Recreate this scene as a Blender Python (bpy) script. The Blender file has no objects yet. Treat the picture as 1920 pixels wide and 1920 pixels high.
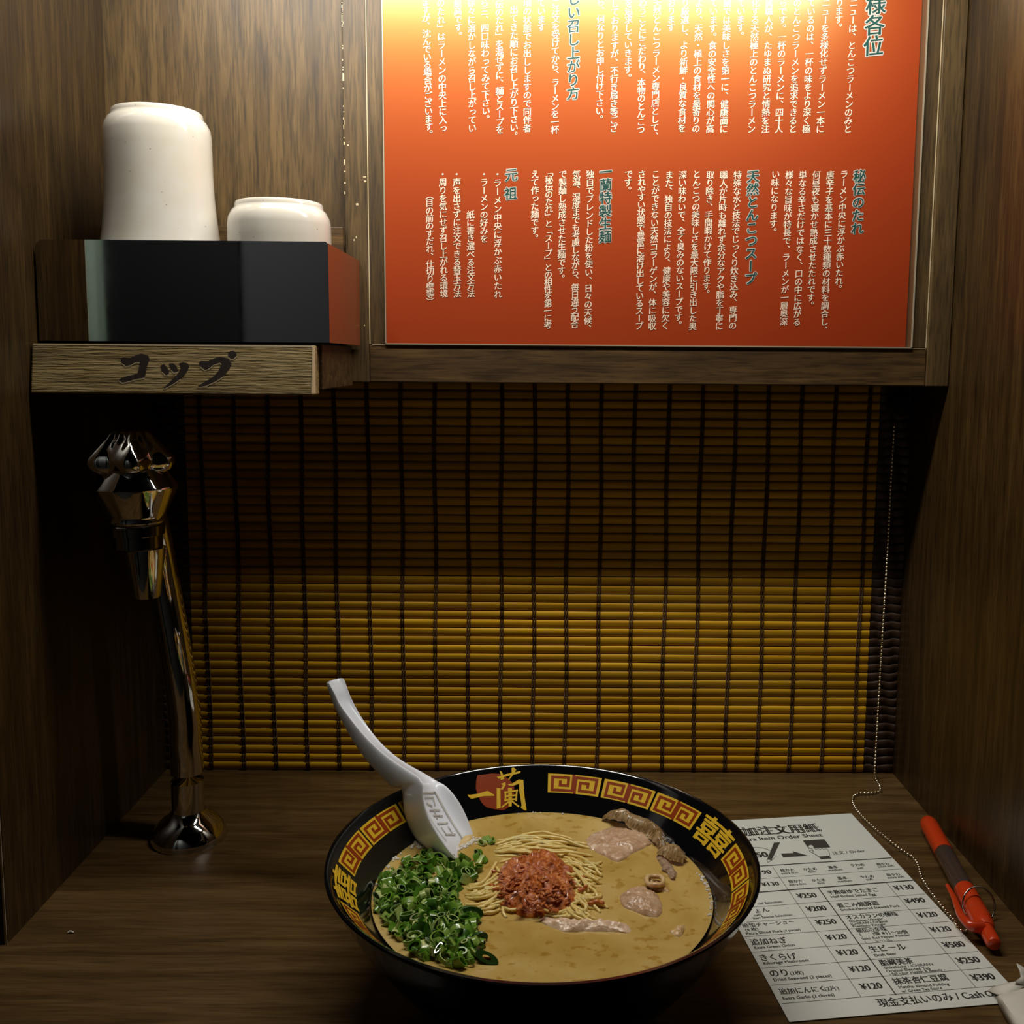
import bpy, bmesh, math, random
from mathutils import Vector, Matrix, noise
random.seed(7)
C = bpy.context.scene.collection
SC = bpy.context.scene
R = math.radians

# ------------------------------------------------------------------ camera
F, PITCH, YAW, ROLL = 1844.66, .1141, .0055, .0074
CAM = Vector((.0052, -.78, .3372))
PX, PY = 1020.15, 887.95
_f = Vector((math.sin(YAW)*math.cos(PITCH), math.cos(YAW)*math.cos(PITCH), -math.sin(PITCH)))
_r0 = Vector((math.cos(YAW), -math.sin(YAW), 0)); _u0 = _r0.cross(_f)
_r = math.cos(ROLL)*_r0 + math.sin(ROLL)*_u0; _u = -math.sin(ROLL)*_r0 + math.cos(ROLL)*_u0
cd = bpy.data.cameras.new('camera'); cam = bpy.data.objects.new('camera', cd); C.objects.link(cam)
m = Matrix((_r, _u, -_f)).transposed().to_4x4(); m.translation = CAM; cam.matrix_world = m
cd.sensor_fit = 'HORIZONTAL'; cd.sensor_width = 36; cd.lens = F/1920*36
cd.shift_x = (960-PX)/1920; cd.shift_y = (PY-960)/1920; cd.clip_start = .01
SC.camera = cam

# ------------------------------------------------------------------ world, lamps, exposure
w = bpy.data.worlds.new('room_dark'); SC.world = w; w.use_nodes = True
w.node_tree.nodes['Background'].inputs[0].default_value = (1, .8, .6, 1)
w.node_tree.nodes['Background'].inputs[1].default_value = .0015

def area(name, loc, tgt, sx, sy, watts, col):
    l = bpy.data.lights.new(name, 'AREA'); l.shape = 'RECTANGLE'; l.size = sx; l.size_y = sy
    l.energy = watts; l.color = col
    o = bpy.data.objects.new(name, l); C.objects.link(o); o.location = loc
    o.rotation_euler = (Vector(tgt)-Vector(loc)).to_track_quat('-Z', 'Y').to_euler()
    return o
area('booth_lamp', (-.01, -.203, .650), (-.01, -.085, .40), .50, .026, 2.75, (1, .965, .89))
area('added_aisle_fill', (-.62, -1.22, 1.40), (-.62, -1.6, .50), .3, .3, 3.2, (.96, 1, .94)).data.spread = R(95)  # unseen lamp added to light the aisle wall mirrored in the steel tray
SC.view_settings.view_transform = 'Standard'; SC.view_settings.look = 'None'
SC.view_settings.gamma = 1; SC.view_settings.exposure = 0; SC.view_settings.use_curve_mapping = False
SC.cycles.use_denoising = True
SC.cycles.max_bounces = 8
SC.cycles.caustics_reflective = False; SC.cycles.caustics_refractive = False
SC.cycles.sample_clamp_indirect = 3

# ------------------------------------------------------------------ measuring helpers (pixel of the photo -> point on a known plane)
def ray(x, y): return _f + (x-PX)/F*_r - (y-PY)/F*_u
def onz(x, y, z=0.0):
    v = ray(x, y); return CAM + v*((z-CAM.z)/v.z)
def ony(x, y, Y=0.0):
    v = ray(x, y); return CAM + v*((Y-CAM.y)/v.y)
def onpl(x, y, p, n):
    v = ray(x, y); return CAM + v*((p-CAM).dot(n)/v.dot(n))

# ------------------------------------------------------------------ object helpers
def tag(o, label=None, cat=None, group=None, kind=None):
    if label: o['label'] = label
    if cat: o['category'] = cat
    if group: o['group'] = group
    if kind: o['kind'] = kind
    return o
def empty(name, loc, label=None, cat=None, group=None):
    o = bpy.data.objects.new(name, None); C.objects.link(o); o.location = loc; o.empty_display_size = .02
    return tag(o, label, cat, group)
def obj(name, bm, mats, parent=None, smooth=False, auto=None):
    me = bpy.data.meshes.new(name); bm.normal_update(); bm.to_mesh(me); bm.free()
    for mm in (mats if isinstance(mats, (list, tuple)) else [mats]): me.materials.append(mm)
    o = bpy.data.objects.new(name, me); C.objects.link(o)
    if smooth:
        for p in me.polygons: p.use_smooth = True
        if auto is not None:
            try: me.set_sharp_from_angle(angle=R(auto))
            except Exception: pass
    if parent:
        o.parent = parent
        bpy.context.view_layer.update()
        o.matrix_parent_inverse = parent.matrix_world.inverted()
    return o
def box(bm, x0, x1, y0, y1, z0, z1, bev=0, mi=0):
    vs = [bm.verts.new(p) for p in ((x0,y0,z0),(x1,y0,z0),(x1,y1,z0),(x0,y1,z0),(x0,y0,z1),(x1,y0,z1),(x1,y1,z1),(x0,y1,z1))]
    fs = [bm.faces.new([vs[i] for i in q]) for q in ((3,2,1,0),(4,5,6,7),(0,1,5,4),(1,2,6,5),(2,3,7,6),(3,0,4,7))]
    for f in fs: f.material_index = mi
    if bev:
        es = list({e for f in fs for e in f.edges})
        bmesh.ops.bevel(bm, geom=es, offset=bev, segments=2, affect='EDGES', profile=.5)
def boxo(name, dims, mat, parent=None, bev=0):
    bm = bmesh.new(); box(bm, *dims, bev=bev); return obj(name, bm, mat, parent)
def lathe(bm, prof, c=(0,0,0), seg=64, rf=None, mi=0):
    rings = []
    for (r, z) in prof:
        if r < 1e-6: rings.append([bm.verts.new((c[0], c[1], c[2]+z))]); continue
        ring = []
        for k in range(seg):
            a = 2*math.pi*k/seg; rr = r*(rf(a, z) if rf else 1)
            ring.append(bm.verts.new((c[0]+rr*math.cos(a), c[1]+rr*math.sin(a), c[2]+z)))
        rings.append(ring)
    for A, B in zip(rings, rings[1:]):
        for k in range(seg):
            k2 = (k+1) % seg
            if len(A) == 1 and len(B) == 1: continue
            if len(A) == 1: f = bm.faces.new((A[0], B[k2], B[k]))
            elif len(B) == 1: f = bm.faces.new((A[k], A[k2], B[0]))
            else: f = bm.faces.new((A[k], A[k2], B[k2], B[k]))
            f.material_index = mi
def frame_at(d, ref=Vector((0,0,1))):
    d = d.normalized()
    a = d.cross(ref)
    if a.length < 1e-4: a = d.cross(Vector((1,0,0)))
    a.normalize(); return a, d.cross(a).normalized()
def tube(bm, pts, rad, seg=12, cap=True, mi=0):
    pts = [Vector(p) for p in pts]; n = len(pts); rings = []
    for i, p in enumerate(pts):
        d = pts[min(i+1, n-1)]-pts[max(i-1, 0)]
        a, b = frame_at(d)
        r = rad[i] if isinstance(rad, (list, tuple)) else rad
        rings.append([bm.verts.new(p + r*(math.cos(t)*a+math.sin(t)*b)) for t in [2*math.pi*k/seg for k in range(seg)]])
    for A, B in zip(rings, rings[1:]):
        for k in range(seg):
            f = bm.faces.new((A[k], B[k], B[(k+1) % seg], A[(k+1) % seg])); f.material_index = mi
    if cap:
        f = bm.faces.new(rings[0]); f.material_index = mi
        f = bm.faces.new(list(reversed(rings[-1]))); f.material_index = mi
def catmull(pts, n=8):
    pts = [Vector(p) for p in pts]; P = [pts[0]*2-pts[1]]+pts+[pts[-1]*2-pts[-2]]; out = []
    for i in range(1, len(P)-2):
        for k in range(n):
            t = k/n; a, b, c, d = P[i-1:i+3]
            out.append(.5*((2*b)+(c-a)*t+(2*a-5*b+4*c-d)*t*t+(3*b-3*c+d-a)*t**3))
    out.append(pts[-1]); return out
def subsurf(o, lv=2):
    mo = o.modifiers.new('smooth', 'SUBSURF'); mo.levels = lv; mo.render_levels = lv

# ------------------------------------------------------------------ materials
def mat(name, col=(.5,.5,.5), rough=.5, metal=0, coat=0, spec=.5, **kw):
    mt = bpy.data.materials.new(name); mt.use_nodes = True
    b = mt.node_tree.nodes['Principled BSDF']
    b.inputs['Base Color'].default_value = (*col, 1); b.inputs['Roughness'].default_value = rough
    b.inputs['Metallic'].default_value = metal; b.inputs['Coat Weight'].default_value = coat
    b.inputs['Specular IOR Level'].default_value = spec
    for k, v in kw.items(): b.inputs[k.replace('_', ' ')].default_value = v
    return mt
def nodes(mt): return mt.node_tree.nodes, mt.node_tree.links, mt.node_tree.nodes['Principled BSDF']
def ramp(N, stops):
    r = N.new('ShaderNodeValToRGB'); e = r.color_ramp.elements
    e[0].position, e[0].color = stops[0][0], (*stops[0][1], 1)
    e[1].position, e[1].color = stops[-1][0], (*stops[-1][1], 1)
    for p, c in stops[1:-1]:
        x = e.new(p); x.color = (*c, 1)
    return r
def noise_tex(N, L, scale, vec=(1,1,1), detail=6, rough=.6, dist=0):
    tc = N.new('ShaderNodeTexCoord'); mp = N.new('ShaderNodeMapping'); mp.inputs['Scale'].default_value = vec
    nt = N.new('ShaderNodeTexNoise'); nt.inputs['Scale'].default_value = scale; nt.inputs['Detail'].default_value = detail
    nt.inputs['Roughness'].default_value = rough; nt.inputs['Distortion'].default_value = dist
    L.new(tc.outputs['Object'], mp.inputs[0]); L.new(mp.outputs[0], nt.inputs['Vector']); return nt
def bump(N, L, b, src, strength=.2, dist=.001):
    bp = N.new('ShaderNodeBump'); bp.inputs['Strength'].default_value = strength; bp.inputs['Distance'].default_value = dist
    L.new(src, bp.inputs['Height']); L.new(bp.outputs[0], b.inputs['Normal']); return bp
def wood(name, axis, dark, mid, light, rough=.45, sc=1.0, bstr=.15, pore=.55):
    mt = mat(name, mid, rough); N, L, b = nodes(mt)
    g, ac = 9*sc, 120*sc
    v = [ac]*3; v['xyz'.index(axis)] = g
    n1 = noise_tex(N, L, 1, tuple(v), 5, .62, .6)
    r1 = ramp(N, [(.30, dark), (.5, mid), (.72, light)]); L.new(n1.outputs[0], r1.inputs[0])
    v2 = [x*6 for x in v]; v2['xyz'.index(axis)] = g*5
    n2 = noise_tex(N, L, 1, tuple(v2), 3, .5)
    r2 = ramp(N, [(.36, (pore,)*3), (.52, (1,1,1))]); L.new(n2.outputs[0], r2.inputs[0])
    v3 = [9]*3; v3['xyz'.index(axis)] = 2.5
    n3 = noise_tex(N, L, 1, tuple(v3), 3, .5)
    r3 = ramp(N, [(.3, (.72,)*3), (.7, (1.2,)*3)]); L.new(n3.outputs[0], r3.inputs[0])
    m1 = N.new('ShaderNodeMix'); m1.data_type = 'RGBA'; m1.blend_type = 'MULTIPLY'; m1.inputs[0].default_value = 1
    L.new(r1.outputs[0], m1.inputs[6]); L.new(r2.outputs[0], m1.inputs[7])
    m2 = N.new('ShaderNodeMix'); m2.data_type = 'RGBA'; m2.blend_type = 'MULTIPLY'; m2.inputs[0].default_value = 1
    L.new(m1.outputs[2], m2.inputs[6]); L.new(r3.outputs[0], m2.inputs[7])
    L.new(m2.outputs[2], b.inputs['Base Color'])
    bump(N, L, b, n2.outputs[0], bstr, .0006)
    return mt
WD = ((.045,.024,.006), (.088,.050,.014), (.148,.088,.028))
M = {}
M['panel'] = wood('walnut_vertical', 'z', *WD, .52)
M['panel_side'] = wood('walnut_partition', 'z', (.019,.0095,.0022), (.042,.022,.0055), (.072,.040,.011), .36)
M['rail'] = wood('walnut_horizontal', 'x', (.038,.019,.006), (.082,.043,.013), (.14,.078,.025))
M['counter'] = wood('counter_laminate', 'x', (.055,.029,.009), (.108,.060,.019), (.165,.098,.036), .32, .9, .08, .72)
M['plaque'] = wood('carved_oak', 'x', (.19,.125,.045), (.33,.23,.088), (.46,.33,.14), .6, 1.3, .9, .6)
M['edge'] = mat('pale_chipped_and_lit_edge', (.55,.43,.25), .6)  # pale tone of chipped edges, also of the painted lit lips
M['black'] = mat('black_edge', (.006,.005,.004), .4)
M['groove'] = mat('carved_groove', (.018,.008,.004), .6)
M['steel'] = mat('polished_steel', (.52,.52,.53), .13, 1)
M['chrome'] = mat('chrome', (.64,.62,.58), .05, 1)
M['chain'] = mat('bead_metal', (.75,.66,.48), .22, 1)
M['silver'] = mat('frame_edge', (.42,.36,.25), .4, .3)

# ------------------------------------------------------------------ glyphs
_tc = bpy.data.curves.new('glyph_source', 'FONT'); _tc.resolution_u = 3
_to = bpy.data.objects.new('glyph_source', _tc); C.objects.link(_to)
_cache = {}
def glyphs(s, off=0.0):
    k = (s, off)
    if k not in _cache:
        _tc.body = s; _tc.offset = off; bpy.context.view_layer.update()
        me = bpy.data.meshes.new_from_object(_to.evaluated_get(bpy.context.evaluated_depsgraph_get()))
        _cache[k] = ([(v.co.x, v.co.y) for v in me.vertices], [tuple(p.vertices) for p in me.polygons])
        bpy.data.meshes.remove(me)
    return _cache[k]
def put(bm, g, fn, mi=0, bold=0.0):
    if bold:
        for ox in (-bold, bold): put(bm, g, lambda x, y: fn(x+ox, y)+Vector((0, 0, .000004 if ox > 0 else 0)), mi)
        return
    vs = [bm.verts.new(fn(x, y)) for x, y in g[0]]
    for f in g[1]:
        try: bm.faces.new([vs[i] for i in f]).material_index = mi
        except ValueError: pass
ROT = 'ー「」（）〜'; SMALL = 'っゅょゃ'
def vchar(bm, ch, c, size, dx, dy, nrm, off=0.0, slant=0.0, mi=0):
    """one character of a vertical line centred on c; dx right, dy up, nrm towards the reader"""
    g = glyphs(ch)
    def fn0(x, y, ox, oy):
        x -= .5; y -= .38
        if ch in ROT: x, y = y, -x
        elif ch in '、。': x += .55; y += .55
        elif ch in SMALL: x += .07; y += .07
        y += slant*x
        return c + (dx*(x+ox) + dy*(y+oy))*size + nrm
    if off < .03: spots = ((-off, 0), (off, 0))
    else: spots = [(off*math.cos(k*math.pi/5), off*math.sin(k*math.pi/5)) for k in range(10)]
    for k, (ox, oy) in enumerate(spots): put(bm, g, lambda x, y: fn0(x, y, ox, oy)+Vector((0, -.000004*k, 0)), mi)
def stroke(bm, pts, wd, fn, mi=0):
    """a flat line of width wd through 2D points; fn maps 2D -> 3D"""
    P = [Vector(p) for p in pts]
    for a, b in zip(P, P[1:]):
        d = (b-a).normalized(); n = Vector((-d.y, d.x))*wd/2; e = d*wd*.5
        q = [a-e+n, a-e-n, b+e-n, b+e+n]
        bm.faces.new([bm.verts.new(fn(v.x, v.y)) for v in q]).material_index = mi
def poly(bm, pts, fn, mi=0):
    vs = [bm.verts.new(fn(x, y)) for x, y in pts]
    es = [bm.edges.new((vs[i], vs[(i+1) % len(vs)])) for i in range(len(vs))]
    r = bmesh.ops.triangle_fill(bm, use_beauty=True, edges=es)
    for f in r['geom']:
        if isinstance(f, bmesh.types.BMFace): f.material_index = mi

# ================================================================== THE SETTING
YC, ZC = -.0687, .3216            # front plane and underside of the cupboard over the blind
END = -.2435                      # the partitions stop here
def S(o): return tag(o, kind='structure')
S(boxo('floor', (-1.4, 1.4, -1.6, .6, -.78, -.75), mat('dark_floor', (.03,.025,.02), .5)))
S(boxo('wall_aisle', (-1.4, 1.4, -1.63, -1.6, -.75, 1.6), mat('aisle_wall', (.074,.074,.078), .7)))
S(boxo('silhouette_panel_1', (-.868, -.60, -1.6, -1.58, -.75, 1.3), mat('dark_silhouette', (.004,.004,.004), .6)))  # unseen dark panel added to mirror as a silhouette in the steel
S(boxo('ceiling', (-1.4, 1.4, -1.63, .6, 1.6, 1.63), mat('dark_ceiling', (.02,.018,.015), .8)))
S(boxo('trim_aisle', (-.893, -.872, -1.6, -1.55, -.75, 1.6), mat('pale_green_pillar', (.55,.68,.52), .5)))
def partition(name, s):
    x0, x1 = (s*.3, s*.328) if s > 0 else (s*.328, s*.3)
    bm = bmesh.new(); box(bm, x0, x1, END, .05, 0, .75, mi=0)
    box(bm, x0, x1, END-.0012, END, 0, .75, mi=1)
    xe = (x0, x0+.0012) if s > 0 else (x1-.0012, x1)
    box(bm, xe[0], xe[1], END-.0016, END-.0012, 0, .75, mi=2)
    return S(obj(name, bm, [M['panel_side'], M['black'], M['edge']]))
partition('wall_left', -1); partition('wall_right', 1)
S(boxo('wall_back', (-.3, .3, YC+.004, .05, ZC, .75), M['panel']))
def xat(px, py): return ony(px, py, YC).x
V1, V2, V3 = xat(645, 250), xat(689, 330), xat(720, 330)
V4, V5 = xat(1724, 330), xat(1754, 330)
zr = ony(1200, 649, YC).z
def stile(name, x0, x1, z0, z1, mt, front=YC, edge=None):
    bm = bmesh.new(); box(bm, x0, x1, front, YC+.004, z0, z1, bev=.0005, mi=0)
    if edge == 'chips':
        for k in range(60):                       # worn pale spots where the veneer is chipped
            z = random.uniform(.43, .72); h = random.choice((.0006, .001, .002, .005))*random.uniform(.6, 1.6)
            box(bm, x0-.0002, x0+random.uniform(.0002, .0009), front-.0002, front+.001, z, z+h, mi=1)
        for k in range(7):
            z = random.uniform(.36, .60); x = random.uniform(x0+.002, x1-.001)
            box(bm, x, x+random.uniform(.0005, .0025), front-.0001, front, z, z+random.uniform(.0006, .0016), mi=1)
    elif edge:
        xx = (x0, x0+.0006) if edge == 'l' else (x1-.0006, x1)
        box(bm, xx[0], xx[1], front-.0003, front, z0, z1, mi=1)
    return S(obj(name, bm, [mt, M['edge']]))
stile('trim_1', V1, V2-.0002, ZC-.0006, .75, M['panel'], YC-.001, 'chips')
stile('trim_2', V2, V3, zr, .75, M['panel'], YC, 'l')
bm = bmesh.new(); box(bm, V2, V5-.0003, YC-.0012, YC+.004, ZC-.0006, zr-.0004, bev=.0008)
box(bm, V2+.002, V5-.002, YC-.0015, YC-.0009, zr-.0007, zr-.0002, mi=1)
S(obj('trim_3', bm, [M['rail'], M['edge']]))
stile('trim_4', V4, V5-.0003, zr, .75, M['panel'], YC, 'r')
stile('trim_5', V5, .2995, ZC-.0006, .75, M['panel'], YC-.002)

ct = boxo('countertop', (-.9, .9, -.43, .05, -.035, 0), M['counter'])
tag(ct, 'brown wood-grain counter that the ramen bowl and order sheet stand on', 'counter')

# ================================================================== BAMBOO BLIND
bl = empty('bamboo_blind', (0, .004, .33), 'roll-down bamboo slat blind closing the opening behind the bowl', 'blind')
bmat = mat('bamboo', (.42,.22,.03), .5, spec=.2); N, L, b = nodes(bmat)
nt = noise_tex(N, L, 1, (6, 220, 220), 5, .6); rr = ramp(N, [(.3, (.38,.185,.005)), (.55, (.62,.33,.010)), (.75, (.74,.43,.025))]); L.new(nt.outputs[0], rr.inputs[0])
gi = N.new('ShaderNodeNewGeometry'); ri = ramp(N, [(0, (.72,)*3), (1, (1.15,)*3)]); L.new(gi.outputs['Random Per Island'], ri.inputs[0])
mx = N.new('ShaderNodeMix'); mx.data_type = 'RGBA'; mx.blend_type = 'MULTIPLY'; mx.inputs[0].default_value = 1
L.new(rr.outputs[0], mx.inputs[6]); L.new(ri.outputs[0], mx.inputs[7]); L.new(mx.outputs[2], b.inputs['Base Color'])
bump(N, L, b, nt.outputs[0], .2, .0004)
def slats(bm, x0, x1, wob=0, seed=1):
    rnd = random.Random(seed); p = .00712; z = .0008; nx = 22 if not wob else 10
    while z < .332:
        h = p*.93
        prof = [(0,.0006),(.0,.0022),(-.0011,.0040),(-.0016,.0052),(-.0012,.0062),(-.0002,.0066),(.0008,.0060),(.0008,.0008)]
        prof = [(.0002,.0000),(-.0004,.0007),(-.0010,.0025),(-.0014,.0045),(-.0013,.0058),(-.0006,.0065),(.0004,.0064),(.0010,.0035)]
        jz = [rnd.uniform(-.00012, .00012) for _ in range(nx+1)]
        rings = []
        for i in range(nx+1):
            x = x0+(x1-x0)*i/nx
            dy = wob*math.sin(i*1.3+z*90)*.5 if wob else 0; dz = jz[i]+(wob*.5*math.sin(i*.9+z*60) if wob else 0)
            rings.append([bm.verts.new((x, dy+py, z+pz+dz)) for py, pz in prof])
        for A, B in zip(rings, rings[1:]):
            for k in range(8): bm.faces.new((A[k], A[(k+1) % 8], B[(k+1) % 8], B[k]))
        bm.faces.new(list(reversed(rings[0]))); bm.faces.new(rings[-1])
        z += p
bm = bmesh.new(); slats(bm, -.275, .275); obj('slat_panel', bm, bmat, bl, True, 50)
bind = mat('dark_binding', (.040,.016,.004), .6)
for s, x0, x1 in ((1, .2755, .2996), (-1, -.2996, -.2755)):
    bm = bmesh.new(); slats(bm, x0, x1, .0012, 3+s); obj('edge_binding', bm, bind, bl, True, 50)
cmat = mat('binding_cord', (.085,.036,.008), .7)
bm = bmesh.new(); rnd = random.Random(5)
for k in range(21):
    xb = -.2625+k*.02645
    if xb > .273: break
    for o_ in (-.0009, .0009):
        pts = []; z = .001
        while z < .332:
            sw = .0006*math.sin(z*40+k)
            pts += [(xb+o_+sw, -.0007, z), (xb+o_+sw, -.0019, z+.0045), (xb+o_+sw, -.0016, z+.0060)]; z += .00712
        tube(bm, pts, .00085, 5)
obj('weaving_cord', bm, cmat, bl, True)
bm = bmesh.new(); c0 = ony(1687, 762, -.012)
tube(bm, [c0+Vector((0,-.003,0)), c0+Vector((0,.012,0))], .0072, 28); tube(bm, [c0+Vector((0,-.0045,0)), c0+Vector((0,-.003,0))], .0055, 28)
obj('clutch', bm, mat('black_plastic', (.012,.011,.010), .3), bl)

# ================================================================== WALL SIGN
sg = empty('wall_sign', (.084, YC-.001, .46), 'large orange-red sign with vertical Japanese text in columns', 'sign')
pl, pr_ = xat(722, 330), xat(1711, 330)
smat = mat('orange_print', (.33,.030,.008), .39, coat=1, spec=1, Specular_Tint=(1,.80,.16,1), IOR=1.6, Coat_Roughness=.22); N, L, b = nodes(smat)  # yellow gloss tint stands in for the colour of the lamp's glare
boxo('acrylic_panel', (V3+.0004, V4-.0004, YC-.0012, YC+.0036, zr+.0003, .70), mat('backing', (.16,.075,.035), .3), sg)
prt = boxo('print', (pl, pr_, YC-.0022, YC-.0013, zr+.0006, .698), smat, sg)
bm = bmesh.new(); box(bm, V3, V3+.0007, YC-.0026, YC-.0012, zr, .70); box(bm, V4-.0007, V4, YC-.0026, YC-.0012, zr, .70)
box(bm, V3, V4, YC-.0026, YC-.0012, zr-.0001, zr+.0007)
obj('edge_trim', bm, M['silver'], sg)
U1, U2, L3, L4 = (700, 0), (1200, 0), (700, 300), (1200, 300); K = 3.5556
COLS = [ # origin, text, x first, y first, x last, y last (centres)
 (U1,'ますが、沈んでいる場合がございます。',350,15,372,895),(U1,'のたれ」はラーメンの中央上に入っ',450,20,465,855),(U1,'最高です。',562,20,568,240),
 (U1,'徐々に溶かしながら召し上がってい',655,20,660,855),(U1,'ら三、四口味わってみて下さい。',742,20,752,795),(U1,'伝のたれ」を混ぜずに、麺とスープを',840,30,843,865),
 (U1,'、出てきた順にお召し上がり下さい。',938,10,938,905),(U1,'頃の状態でお出ししますので同伴者',1026,20,1026,855),(U1,'ています',1120,20,1120,185),
 (U1,'ご注文を受けてから、ラーメンを一杯',1217,20,1210,865),(U1,'ら、何なりとお申し付け下さい。',1517,15,1508,795),(U1,'しておりますが、不行き届き等ござ',1612,25,1603,855),
 (U1,'を追求していきます。',1703,20,1697,520),(U1,'わうことにこだわり、本物のとんこつ',1797,20,1783,865),(U2,'天然とんこつラーメン専門店として、',115,20,98,905),
 (U2,'おります',210,20,206,185),(U2,'り厳選し、より新鮮・良質な食材を',302,20,279,855),(U2,'より、天然・極上の食材を最寄りの',394,20,373,858),
 (U2,'ています。食の安全性への関心が高',491,20,466,860),(U2,'蘭では美味しさを第一に、健康面に',582,20,557,860),(U2,'ています。',674,20,668,240),
 (U2,'化する天然極上のとんこつラーメン',770,20,742,860),(U2,'属職人が、たゆまぬ研究と情熱を注',862,20,835,860),(U2,'らです。一杯のラーメンに、四十人',955,20,925,860),
 (U2,'のとんこつラーメンを追求できると',1048,20,1018,860),(U2,'ているのは、一杯の味をより深く極',1142,20,1108,860),(U2,'ニューを多様化せずラーメン一本に',1242,20,1200,860),
 (U2,'ります。',1330,20,1322,185),(U2,'ニューは、とんこつラーメンのみと',1425,20,1385,860),
 (L4,'ラーメン中央に浮かぶ赤いたれ。',1360,95,1322,860),(L4,'唐辛子を基本に三十数種類の材料を調合し、',1268,100,1226,1132),(L4,'何昼夜も寝かせ熟成させたたれです。',1176,100,1136,970),
 (L4,'単なる辛さだけではなく、口の中に広がる',1085,100,1045,1080),(L4,'様々な旨味が特長で、ラーメンが一層奥深',995,100,957,1078),(L4,'い味になります。',904,95,886,480),
 (L4,'特殊な水と技法でじっくり炊き込み、専門の',650,100,617,1105),(L4,'職人が片時も離れず余分なアクや脂を丁寧に',558,100,527,1108),(L4,'取り除き、手間暇かけて作ります。',468,100,440,892),
 (L4,'とんこつの美味しさを最大限に引き出した奥',378,95,350,1108),(L4,'深い味わいで、全く臭みのないスープです。',285,100,255,1100),(L4,'また、独自の技法により、健康や美容に欠く',195,100,168,1105),
 (L4,'ことができない天然コラーゲンが、体に吸収',105,95,80,1108),(L3,'されやすい状態で豊富に溶け出しているスープ',1790,95,1772,1105),(L3,'です。',1702,95,1696,205),
 (L3,'独自でブレンドした粉を使い、日々の天候、',1445,95,1430,1122),(L3,'気温、湿度までも考慮しながら、毎日違う配合',1355,95,1342,1095),(L3,'で製麺し熟成させた生麺です。',1263,95,1253,790),
 (L3,'「秘伝のたれ」と「スープ」との相性を第一に考',1172,82,1163,1100),(L3,'えて作った麺です。',1078,95,1076,522),(L3,'・ラーメン中央に浮かぶ赤いたれ',828,95,830,895),
 (L3,'・ラーメンの好みを',738,95,738,525),(L3,'紙に書き選べる注文方法',648,365,651,890),(L3,'・声を出さずに注文できる替玉方法',556,95,560,890),
 (L3,'・周りを気にせず召し上がれる環境',463,95,471,890),(L3,'（目の前のすだれ、仕切り壁等）',374,235,380,945)]
HEADS = [(U1,'しい召し上がり方',1337,-8,1331,622,82),(U2,'様各位',1572,28,1555,305,128),(L4,'秘伝のたれ',1462,107,1447,455,80),(L4,'天然とんこつスープ',753,108,735,790,80),
 (L3,'一蘭特製生麺',1550,78,1545,510,80),(L3,'元祖',920,98,915,222,82)]
SU = .711/F
def column(bm, org, txt, x0, y0, x1, y1, em, yy, off, slant=.10, mi=0):
    a = ony(org[0]+x0/K, org[1]+y0/K, YC-.0022); b_ = ony(org[0]+x1/K, org[1]+y1/K, YC-.0022)
    n = len(txt)-1
    d = (b_-a).normalized(); dx = Vector((1,0,0)); dy = Vector((0,0,1))
    for i, ch in enumerate(txt):
        c = a.lerp(b_, i/n); vchar(bm, ch, c, em/K*SU, dx, dy, Vector((0, yy, 0)), off, slant, mi)
bm = bmesh.new()
for c in COLS: column(bm, *c, 55, -.00025, .012)
obj('lettering', bm, mat('white_print', (.80,.66,.50), .5, spec=.2), prt)
hw, hg = mat('heading_white', (.50,.46,.40), .5, spec=.2), mat('heading_green', (.008,.060,.050), .5, spec=.2)
for c in HEADS:
    bm = bmesh.new(); column(bm, *c[:6], c[6]*1.04, -.0002, .065)
    column(bm, *c[:6], c[6]*1.04, -.0004, .016, .10, 1)
    obj('heading_lettering', bm, [hw, hg], prt)

# ================================================================== CUP SHELF
YF = -.1755
cs = empty('cup_shelf', (-.21, -.12, .32), 'steel tray shelf with a carved wooden name board, holding white cups', 'shelf')
XL, XR, ZT0, ZT1 = -.2985, -.1225, .3472, .4075
bm = bmesh.new(); t = .0009
def plate(pts, th, nrm):
    vs = [bm.verts.new(p) for p in pts]; vs2 = [bm.verts.new(Vector(p)+Vector(nrm)*th) for p in pts]
    bm.faces.new(vs); bm.faces.new(list(reversed(vs2))); n = len(vs)
    for i in range(n): bm.faces.new((vs[i], vs2[i], vs2[(i+1) % n], vs[(i+1) % n]))
arc = [(XL+.005-.005*math.cos(a), YF, ZT1-.005+.005*math.sin(a)) for a in [i*math.pi/12 for i in range(7)]]
plate([(XL, YF, ZT0)]+arc+[(XR-.0015, YF, ZT1), (XR, YF, ZT1-.0015), (XR, YF, ZT0)], t, (0,1,0))
plate([(XL, YF+t, ZT0), (XL, YC-.003, ZT0), (XL, YC-.003, ZT1-.006), (XL, YF+t, ZT1-.006)], t, (1,0,0))
plate([(XL+t, YF+t, ZT0+.0008), (XR-t, YF+t, ZT0+.0008), (XR-t, YC-.003, ZT0+.0008), (XL+t, YC-.003, ZT0+.0008)], t, (0,0,1))
bmesh.ops.recalc_face_normals(bm, faces=bm.faces)
stn, L, b = nodes(M['steel']); nt = noise_tex(stn, L, 1, (40, 40, 40), 4, .6)
rr = ramp(stn, [(.35, (.02,)*3), (.7, (.05,)*3)]); L.new(nt.outputs[0], rr.inputs[0]); L.new(rr.outputs[0], b.inputs['Roughness'])
obj('steel_tray', bm, M['steel'], cs)
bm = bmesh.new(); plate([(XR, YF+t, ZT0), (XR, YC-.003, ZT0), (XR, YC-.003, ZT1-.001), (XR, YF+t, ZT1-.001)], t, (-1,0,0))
bmesh.ops.recalc_face_normals(bm, faces=bm.faces)
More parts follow.
